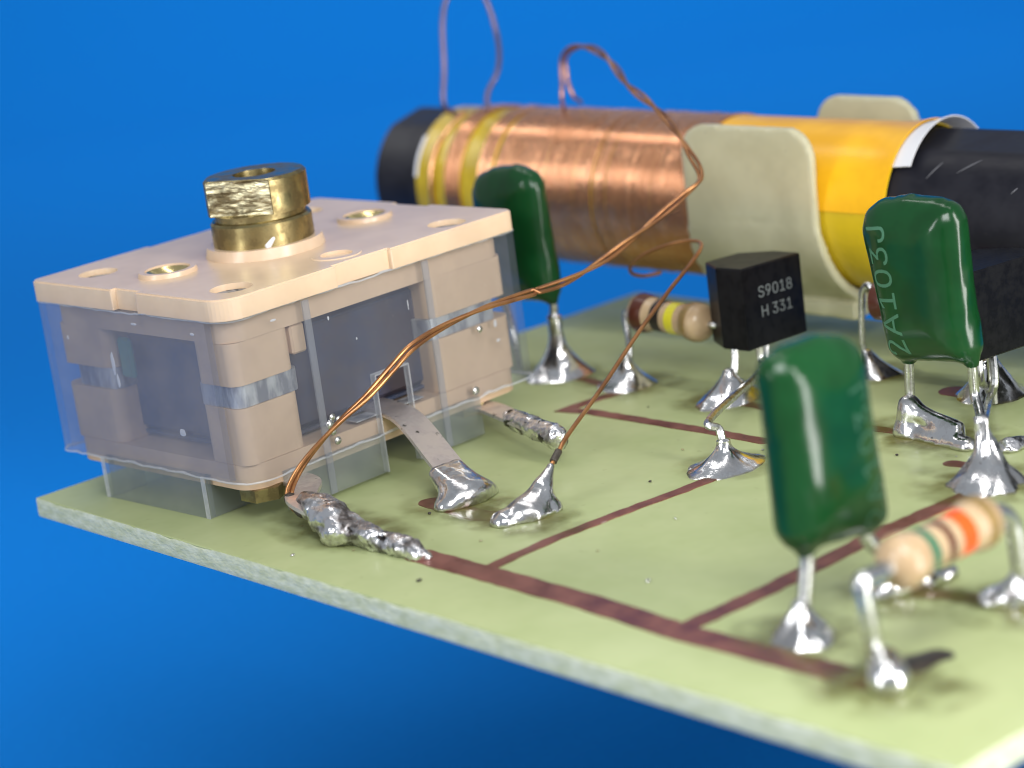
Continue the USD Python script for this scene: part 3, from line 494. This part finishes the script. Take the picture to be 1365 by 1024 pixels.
# twisted pair
pair = [(757, 132, 211.5), (752, 100, 211.5), (752, 76, 211), (766, 63, 209), (788, 64, 206), (812, 80, 202), (838, 114, 196), (872, 142, 191), (900, 172, 187), (918, 202, 184.5), (934, 236, 182), (912, 260, 181), (875, 292, 180), (838, 322, 178.5), (800, 350, 177), (752, 376, 175), (690, 396, 172.5), (640, 413, 170), (590, 436, 168), (550, 462, 166), (522, 492, 165), (490, 528, 164.2), (455, 560, 163.6), (420, 598, 163.4), (398, 628, 163.6), (386, 655, 163.8), (390, 672, 163.5), (402, 684, 163)]
ctr = spline([AX(-25.2, RC + 0.1, -0.1)] + [atd(*p) for p in pair], 14); T = np.gradient(ctr, axis=0); T /= np.linalg.norm(T, axis=1, keepdims=True); la = np.cumsum(np.r_[0, np.linalg.norm(np.diff(ctr, axis=0), axis=1)])
na = np.cross(T, ray(682, 512)); na /= np.linalg.norm(na, axis=1, keepdims=True); nb = np.cross(T, na)
tw = thing('twisted_wire', 'twisted pair of thin enamelled copper wires arching from the coil to the lumpy solder', 'wire', ctr[-1])
sep = np.interp(la, [0, 4, 8, la[-1]], [1.2, 0.35, 0.24, 0.22]); ph = np.interp(la, [0, 8, 60, la[-1] * 0.62, la[-1]], [0, 0.8, 26, 40, 47])
for k in (0, 1):
    Pw = ctr + sep[:, None] * (np.cos(ph + math.pi * k)[:, None] * na + np.sin(ph + math.pi * k)[:, None] * nb) * 0.85
    h = int(len(Pw) * 0.42)
    part(tw, 'strand', tube(Pw, 0.165, 8), 'enamelled_wire', smooth=True)
part(tw, 'burnt_tip', lump([(ctr[-22], ctr[-1], 0.42, 0.36)], noise=0.12, floor=False, h=0.1, freq=1.5), 'scorched', smooth=True)
b = onz(703, 690); wq = spline([V3(40.5, 18.9, 2.8), atd(744, 603, 162), atd(757, 580, 163.2), atd(800, 520, 168), atd(850, 445, 173), atd(890, 390, 177), atd(922, 350, 180), atd(935, 327, 182), atd(922, 321, 183.5), atd(893, 326, 185), atd(862, 338, 187), atd(842, 353, 189), atd(842, 364, 190), atd(858, 368, 191), atd(880, 364, 193)], 12)
sw = thing('single_wire', 'single thin copper wire with a curled top rising from the pointed solder peak', 'wire', wq[0])
part(sw, 'wire_core', tube(wq, 0.165, 8), 'enamelled_wire', smooth=True); part(sw, 'burnt_tip', tube(wq[4:14], 0.28, 8), 'scorched', smooth=True)

# rod holder
hx0, hx1, ri, ro = -5.2, 8.4, RR + 0.60, RR + 1.40
def holder(p):
    q = p - A0; s = q @ AD; u = q @ AU; w = q @ AB
    rad = np.hypot(u, w); low = np.maximum(np.maximum(ri - rad, rad - ro), u)            # lower half shell
    arm = np.maximum(np.maximum(np.abs(np.abs(w) - (ri + ro) / 2) - (ro - ri) / 2, -u - 0.01), u - 8.1)
    inset = np.maximum(0, u - 5.6); rc = 2.5
    xs = np.abs(s - (hx0 + hx1) / 2) - (hx1 - hx0) / 2 - 0.1 * np.clip(-u, 0, 9)
    tall = np.where(w > 0, 7.7, 8.1); xs = np.where(w > 0, np.maximum(xs, hx0 + 3.0 - s), xs)
    corner = np.hypot(np.maximum(xs + rc, 0), np.maximum(u - tall + rc, 0)) - rc
    arm = np.maximum(arm, np.where((xs > -rc) & (u > tall - rc), corner, u - tall))
    sh = np.maximum(np.minimum(low, arm), xs)
    ped = np.maximum(np.maximum(np.abs(w) - 4.2, xs + 0.4), np.maximum(u + ri + 0.4, -9 - u))
    return np.maximum(np.maximum(smin(sh, ped, 1.0), -p[..., 2] + 0.02), ri - 0.25 - rad * 1.0)
hc = AX((hx0 + hx1) / 2); hm = nets(holder, hc - V3(9.5, 11, 12), hc + V3(9.5, 11, 10), 0.24)
single('rod_holder', hm, 'milky_plastic', V3(hc[0], hc[1], 0), 'milky translucent plastic cradle with two rounded arms gripping the taped rod', 'holder', smooth=True)

# ------------------------------------------------------------------ film capacitors
def film_cap(label, P0, wd, corners, T, leads, text=None, textargs=None, seed=1, exits=None, lr=0.38, ink='grey_green_ink'):
    """corners: outline points (pixel) taken on the upright plane through P0 along wd."""
    wd = np.asarray(wd, float); nd = np.cross(wd, Z)
    if nd @ (C - P0) < 0: nd = -nd
    loc = lambda u, v: (lambda q: ((q - P0) @ wd, q[2]))(onp(u, v, P0, nd))
    P = Polygon([loc(*c) for c in corners]).buffer(-1.3).buffer(1.3, quad_segs=16); 
    ex_ = [loc(*e) for e in exits]; x0, y0, x1, y1 = P.bounds; lx = np.array(P.exterior.segmentize(0.04).coords)
    from scipy.spatial import cKDTree
    import shapely
    tree = cKDTree(lx)
    def F(p):
        a, b, c = p[..., 0], p[..., 1], p[..., 2]; ab = np.stack([a, b], -1).reshape(-1, 2); ab2, inv = np.unique(ab.round(5), axis=0, return_inverse=True)
        d = tree.query(ab2)[0]; ins = shapely.contains_xy(P, ab2[:, 0], ab2[:, 1]); d = np.where(ins, d, -d)[inv.ravel()].reshape(a.shape)
        rc = 3.5; e = np.clip(1 - d / rc, 0, 4); t = T / 2 * np.sqrt(np.maximum(0, 1 - np.minimum(e, 1) ** 2.2))
        t = t * (1 - 0.10 * ((b - y0) / (y1 - y0))); body = np.where(d > 0, np.abs(c) - t, np.abs(c) - d); body = np.where(d > 0, np.maximum(body, -d), np.hypot(np.abs(c), d))
        for ex2, lp in zip(ex_, leads):
            body = smin(body, cap_sd(p, (ex2[0] * 0.8 + 0.2 * (x0 + x1) / 2, ex2[1] + 2.8, 0), (ex2[0], ex2[1] + 0.2, 0), 1.2, 0.5), 0.9)
        return body + 0.16 * (meshkit.fbm(p * 0.42 + 31 + seed * 7, 2, seed) - 0.5)
    v, f = nets(F, (x0 - 1.2, y0 - 1.8, -T / 2 - 0.6), (x1 + 1.2, y1 + 1.0, T / 2 + 0.6), 0.2)
    tm = trimesh.Trimesh(v, f, process=False); trimesh.smoothing.filter_taubin(tm, iterations=12); v = np.array(tm.vertices)
    t = thing('film_capacitor', label, 'capacitor', V3(P0[0], P0[1], 0))
    det = np.linalg.det(np.array([wd, Z, nd])); bd = part(t, 'body', (P0 * V3(1, 1, 0) + v @ np.array([wd, Z, nd]), f if det > 0 else f[:, ::-1]), 'green_epoxy', smooth=True)
    for ex2, lp in zip(ex_, leads):
        q = P0 * V3(1, 1, 0) + wd * ex2[0] + Z * (ex2[1] + 0.6); part(t, 'lead', tube(spline([q, q - Z * 1.2, *lp], 8), lr, 10), 'tinned_wire', smooth=True)
    if text:
        o, along, upd, hgt = textargs; m = meshkit.text_mesh(text, hgt, 0.05); tv = np.array(m.vertices)
        m = m.subdivide_to_size(0.5) if hasattr(m, 'subdivide_to_size') else m
        tv = np.array(m.vertices); a = loc(*o); along, upd = np.array(along), np.array(upd); q2 = np.array(a) + tv[:, :1] * along + tv[:, 1:2] * upd
        # drop the print on the front skin
        front = v[v[:, 2] > 0]; kt = cKDTree(front[:, :2]); dd, ii = kt.query(q2, k=4); wgt = 1 / (dd + 1e-3); zz = (front[ii, 2] * wgt).sum(1) / wgt.sum(1)
        p3 = P0 * V3(1, 1, 0) + q2[:, :1] * wd + q2[:, 1:2] * Z + (zz + 0.012 + tv[:, 2] * 0.3)[:, None] * nd
        part(bd, 'printed_code', (p3, m.faces if det > 0 else m.faces[:, ::-1]), ink, smooth=False)
    return t
F1 = onz(1073, 848)
film_cap('blurred glossy green film capacitor in front, nearest the camera', F1, Y, [(1016, 502), (1022, 478), (1045, 458), (1085, 444), (1115, 443), (1135, 455), (1141, 478), (1158, 590), (1173, 685), (1166, 704), (1110, 722), (1056, 736), (1044, 718), (1030, 600)], 4.3, [[F1 + V3(0, 0.0, 1.0), F1 + V3(0, 0, 0.2)], [onz(1203, 790) + V3(0, 0, 1.4), onz(1203, 790)]], seed=2, exits=[(1074, 738), (1155, 706)], lr=0.46, text='2A103J', textargs=((1154, 690), (-0.10, 0.995), (-0.995, -0.10), 1.75), ink='faint_ink')
F2 = onz(1218, 576)
film_cap('green film capacitor with printed code 2A103J beside the ferrite rod', F2, X, [(1154, 302), (1159, 277), (1176, 264), (1212, 258), (1250, 262), (1275, 271), (1285, 292), (1294, 380), (1306, 472), (1300, 483), (1250, 481), (1205, 479), (1191, 465), (1172, 380)], 4.2,
         [[ony(1213, 525, F2[1]), F2 + V3(0, 0, 0.6)], [ony(1300, 530, F2[1]), onz(1312, 598) + V3(0.2, -0.4, 2.6), onz(1322, 645) + V3(-0.4, 0.2, 1.2)]], '2A103J', ((1232, 470), (-0.13, 0.99), (-0.99, -0.13), 1.9), seed=3, exits=[(1211, 481), (1296, 487)])
F3 = onz(748, 497)
film_cap('dark green film capacitor standing behind the tuning capacitor', F3, X, [(634, 252), (640, 232), (660, 221), (690, 218), (712, 228), (721, 247), (743, 390), (737, 402), (662, 398), (655, 388)], 3.8, [[F3 + V3(-0.2, 0, 4.6), F3 + V3(0, 0, 0.5)], [onz(690, 492) + V3(0, 0, 3), onz(690, 492)]], seed=4, exits=[(737, 404), (672, 396)])

# ------------------------------------------------------------------ transistors
def transistor(label, P1, yaw, z0, h, w, d, leads, tilt=0.0, text=True, off=-1.4):
    nd, wd = V3(math.cos(yaw), math.sin(yaw), 0), V3(-math.sin(yaw), math.cos(yaw), 0); up = Z + wd * -0.0 + nd * 0.0
    a = np.linspace(0, math.pi, 19)[3:-3]; k = w / 2
    prof_ = [(k, 0), (k, -d * 0.52), (k * 0.55, -d), (-k * 0.55, -d), (-k, -d * 0.52), (-k, 0)]
    o = P1 * V3(1, 1, 0) + nd * 2.0 + wd * (w / 2 + off)
    def bodyz(z0_, z1_, s):
        q = np.array(Polygon(prof_).buffer(s, join_style=2).exterior.coords)[:-1]; return np.array([[dp, wx, z] for z in (z0_, z1_) for wx, dp in q])
    pts = np.vstack([bodyz(0.12, h - 0.12, 0), bodyz(0, h, -0.12)])
    hull = trimesh.convex.convex_hull(pts); v = hull.vertices.copy(); sh_ = np.array([[0, 0, 0], [0, 0, tilt], [0, 0, 0]]); v = v + v @ sh_
    t = thing('transistor', label, 'transistor', V3(P1[0], P1[1], 0))
    body = (o + Z * z0 + v[:, :1] * nd + v[:, 1:2] * wd + v[:, 2:] * Z, hull.faces); bd = part(t, 'body', body, 'black_epoxy', smooth=20)
    for lp in leads: part(t, 'lead', tube(spline(lp, 8), 0.31, 8), 'tinned_wire', smooth=30)
    if text:
        for s, y, x in (('S9018', 0.60, -0.20), ('H 331', 0.36, -0.20)):
            m = meshkit.text_mesh(s, h * 0.135, 0.02); m.apply_translation((-m.bounds[:, 0].mean(), 0, 0)); q = m.vertices * V3(1.12, 1, 1)
            part(bd, 'marking', (o + Z * (z0 + h * y) + wd * (q[:, :1] + 0.25) + Z * (q[:, 1:2] + tilt * q[:, :1]) + nd * (q[:, 2:] + 0.004), m.faces), 'grey_ink', smooth=False)
    part(bd, 'mould_seam', (o + Z * z0 + join(boxm((-d * 0.3 - 0.04, -k - 0.015, 0.1), (-d * 0.3 + 0.04, -k + 0.02, h - 0.1)))[0] @ np.array([nd, wd, Z]), boxm((0, 0, 0), (1, 1, 1)).faces), 'black_epoxy', smooth=False)
    return o
P1 = onz(974, 532); yaw = math.radians(4); wdt = V3(-math.sin(yaw), math.cos(yaw), 0); ndt = V3(math.cos(yaw), math.sin(yaw), 0)
mid = P1 * V3(1, 1, 0) + wdt * 1.9; far_ = mid + wdt * 1.9
transistor('black transistor marked S9018 H 331 standing on bent legs', P1, yaw, 3.75, 6.7, 7.5, 5.0, [[P1 + wdt * 1.2 + Z * 4, P1 + wdt * 0.9 + Z * 2.4, P1 + Z * 0.3], [mid + wdt * 1.3 + V3(0.9, 0, 4.2), mid + wdt * 1.3 + V3(0.9, 0, 2.6), mid + wdt * 1.0 + V3(1.5, 0, 1.9), onz(962, 545, 0) * 0 + onz(968, 622) + V3(-2.0, 0.9, 3.1), onz(968, 622) + V3(-0.5, 0.2, 2.7), onz(968, 622) + V3(-0.1, 0.05, 1.2), onz(968, 622) + Z * 0.2], [far_ + wdt * 1.3 + Z * 4, far_ + V3(0.5, 0.5, 0.1)]], tilt=-0.055, off=0.5)
P2 = ony(1318, 520, 51.0) * V3(1, 1, 0) + V3(0.5, -2, 0)
o2_ = onz(1322, 645)
transistor('second black transistor cut off by the right side of the picture', P2, math.radians(-8), 4.6, 6.75, 7.1, 5.0, [[P2 + V3(0, 1.9, 5), P2 + V3(0, 1.9, 0.2)], [P2 + V3(0.4, 0, 5), P2 + V3(0.4, 0, 2.5), onz(1322, 525) + V3(0, 0, 0.5)], [P2 + V3(1.2, 0.6, 5), P2 + V3(1.8, -0.2, 2.6), P2 + V3(1.8, -1, 1.5), o2_ + V3(-0.9, 0.6, 3.4)]], text=False)

# ------------------------------------------------------------------ resistors
def resistor(label, a, b, r, bands, leads, lr=0.28):
    a, b = np.asarray(a, float), np.asarray(b, float); L = np.linalg.norm(b - a); d = (b - a) / L
    rad = lambda t: r * (0.80 + 0.20 * (1 / (1 + math.exp(-(abs(t - 0.5) - 0.27) * 34))))
    pr = [(0.001, -0.14 * r), (r * 0.25, -0.12 * r), (r * 0.45, 0.0), (r * 0.72, 0.10 * r), (r * 0.9, 0.28 * r), (r * 0.985, 0.55 * r)] + [(rad(t), L * t) for t in np.linspace(0.1, 0.9, 44)]
    pr += [(x, L - h) for x, h in reversed(pr[:6])]
    t = thing('resistor', label, 'resistor', V3((a + b)[0] / 2, (a + b)[1] / 2, 0)); bd = part(t, 'body', lathe(pr, a, d, 40, 0.02, 3), 'beige_paint', smooth=True)
    for t0, t1, m in bands:
        part(bd, 'colour_band', lathe([(rad(t0) - 0.1, L * t0)] + [(rad(q) + 0.035, L * q) for q in np.linspace(t0 + 0.004, t1 - 0.004, 7)] + [(rad(t1) - 0.1, L * t1)], a, d, 40, 0.02, 3), m, smooth=40)
    for lp in leads: part(t, 'lead', tube(spline(lp, 8), lr, 10), 'tinned_wire', smooth=True)
a, b = ony(846, 415, 45.5), ony(944, 432, 45.5); d = (b - a) / np.linalg.norm(b - a); f1 = onz(838, 512)
resistor('small beige resistor with brown, black and yellow bands behind the copper wire', a, b, 1.62, [(0.10, 0.24, 'band_brown'), (0.34, 0.47, 'band_black'), (0.54, 0.66, 'band_yellow'), (0.75, 0.86, 'band_gold')],
         [[a + d * 0.3, a - d * 0.7, a - d * 1.25 - Z * 0.7, f1 + V3(0.1, 0.5, 3), f1 + Z * 0.4], [b - d * 0.3, b + d * 0.9, b + d * 1.3 + Y * 1.5, V3(b[0] + 0.9, b[1] + 4, 5.4), V3(b[0] + 0.9, b[1] + 5, 0.1)]])
f2, f3 = onz(1178, 903), onz(1352, 806); a, b = onx(1186, 757, f2[0]), onx(1318, 689, f2[0]); d = (b - a) / np.linalg.norm(b - a)
resistor('blurred beige resistor in front with green, brown and orange bands', a, b, 1.6, [(0.24, 0.33, 'band_green'), (0.42, 0.49, 'band_brown'), (0.56, 0.70, 'band_orange'), (0.80, 0.88, 'band_gold')],
         [[a + d * 0.3, a - d * 0.9, onx(1150, 775, f2[0]), onx(1152, 800, f2[0]), onx(1166, 862, f2[0]), f2 + Z * 0.4], [b - d * 0.3, b + d * 0.9, onx(1346, 692, f2[0]), onx(1353, 712, f2[0]), onx(1362, 790, f2[0]), f3 + Z * 0.5]], lr=0.54)
f4 = onz(1163, 497); a = ony(1166, 398, f4[1]); b = a + V3(8.5, 0.6, -0.2)
resistor('resistor mostly hidden behind the printed green capacitor', a, b, 1.62, [(0.05, 0.20, 'band_brown'), (0.34, 0.46, 'band_brown'), (0.54, 0.66, 'band_orange')],
         [[a + X * 0.3, ony(1158, 380, f4[1]), ony(1151, 386, f4[1]), ony(1149, 400, f4[1]), ony(1150, 460, f4[1]), f4 + V3(-0.5, 0, 1.4), f4 + V3(-0.3, 0, 0.4)], [b - X * 0.3, b + V3(0.9, 0, 0), b + V3(1.3, 0, -0.8), V3(b[0] + 1.3, b[1], 0.1)]])
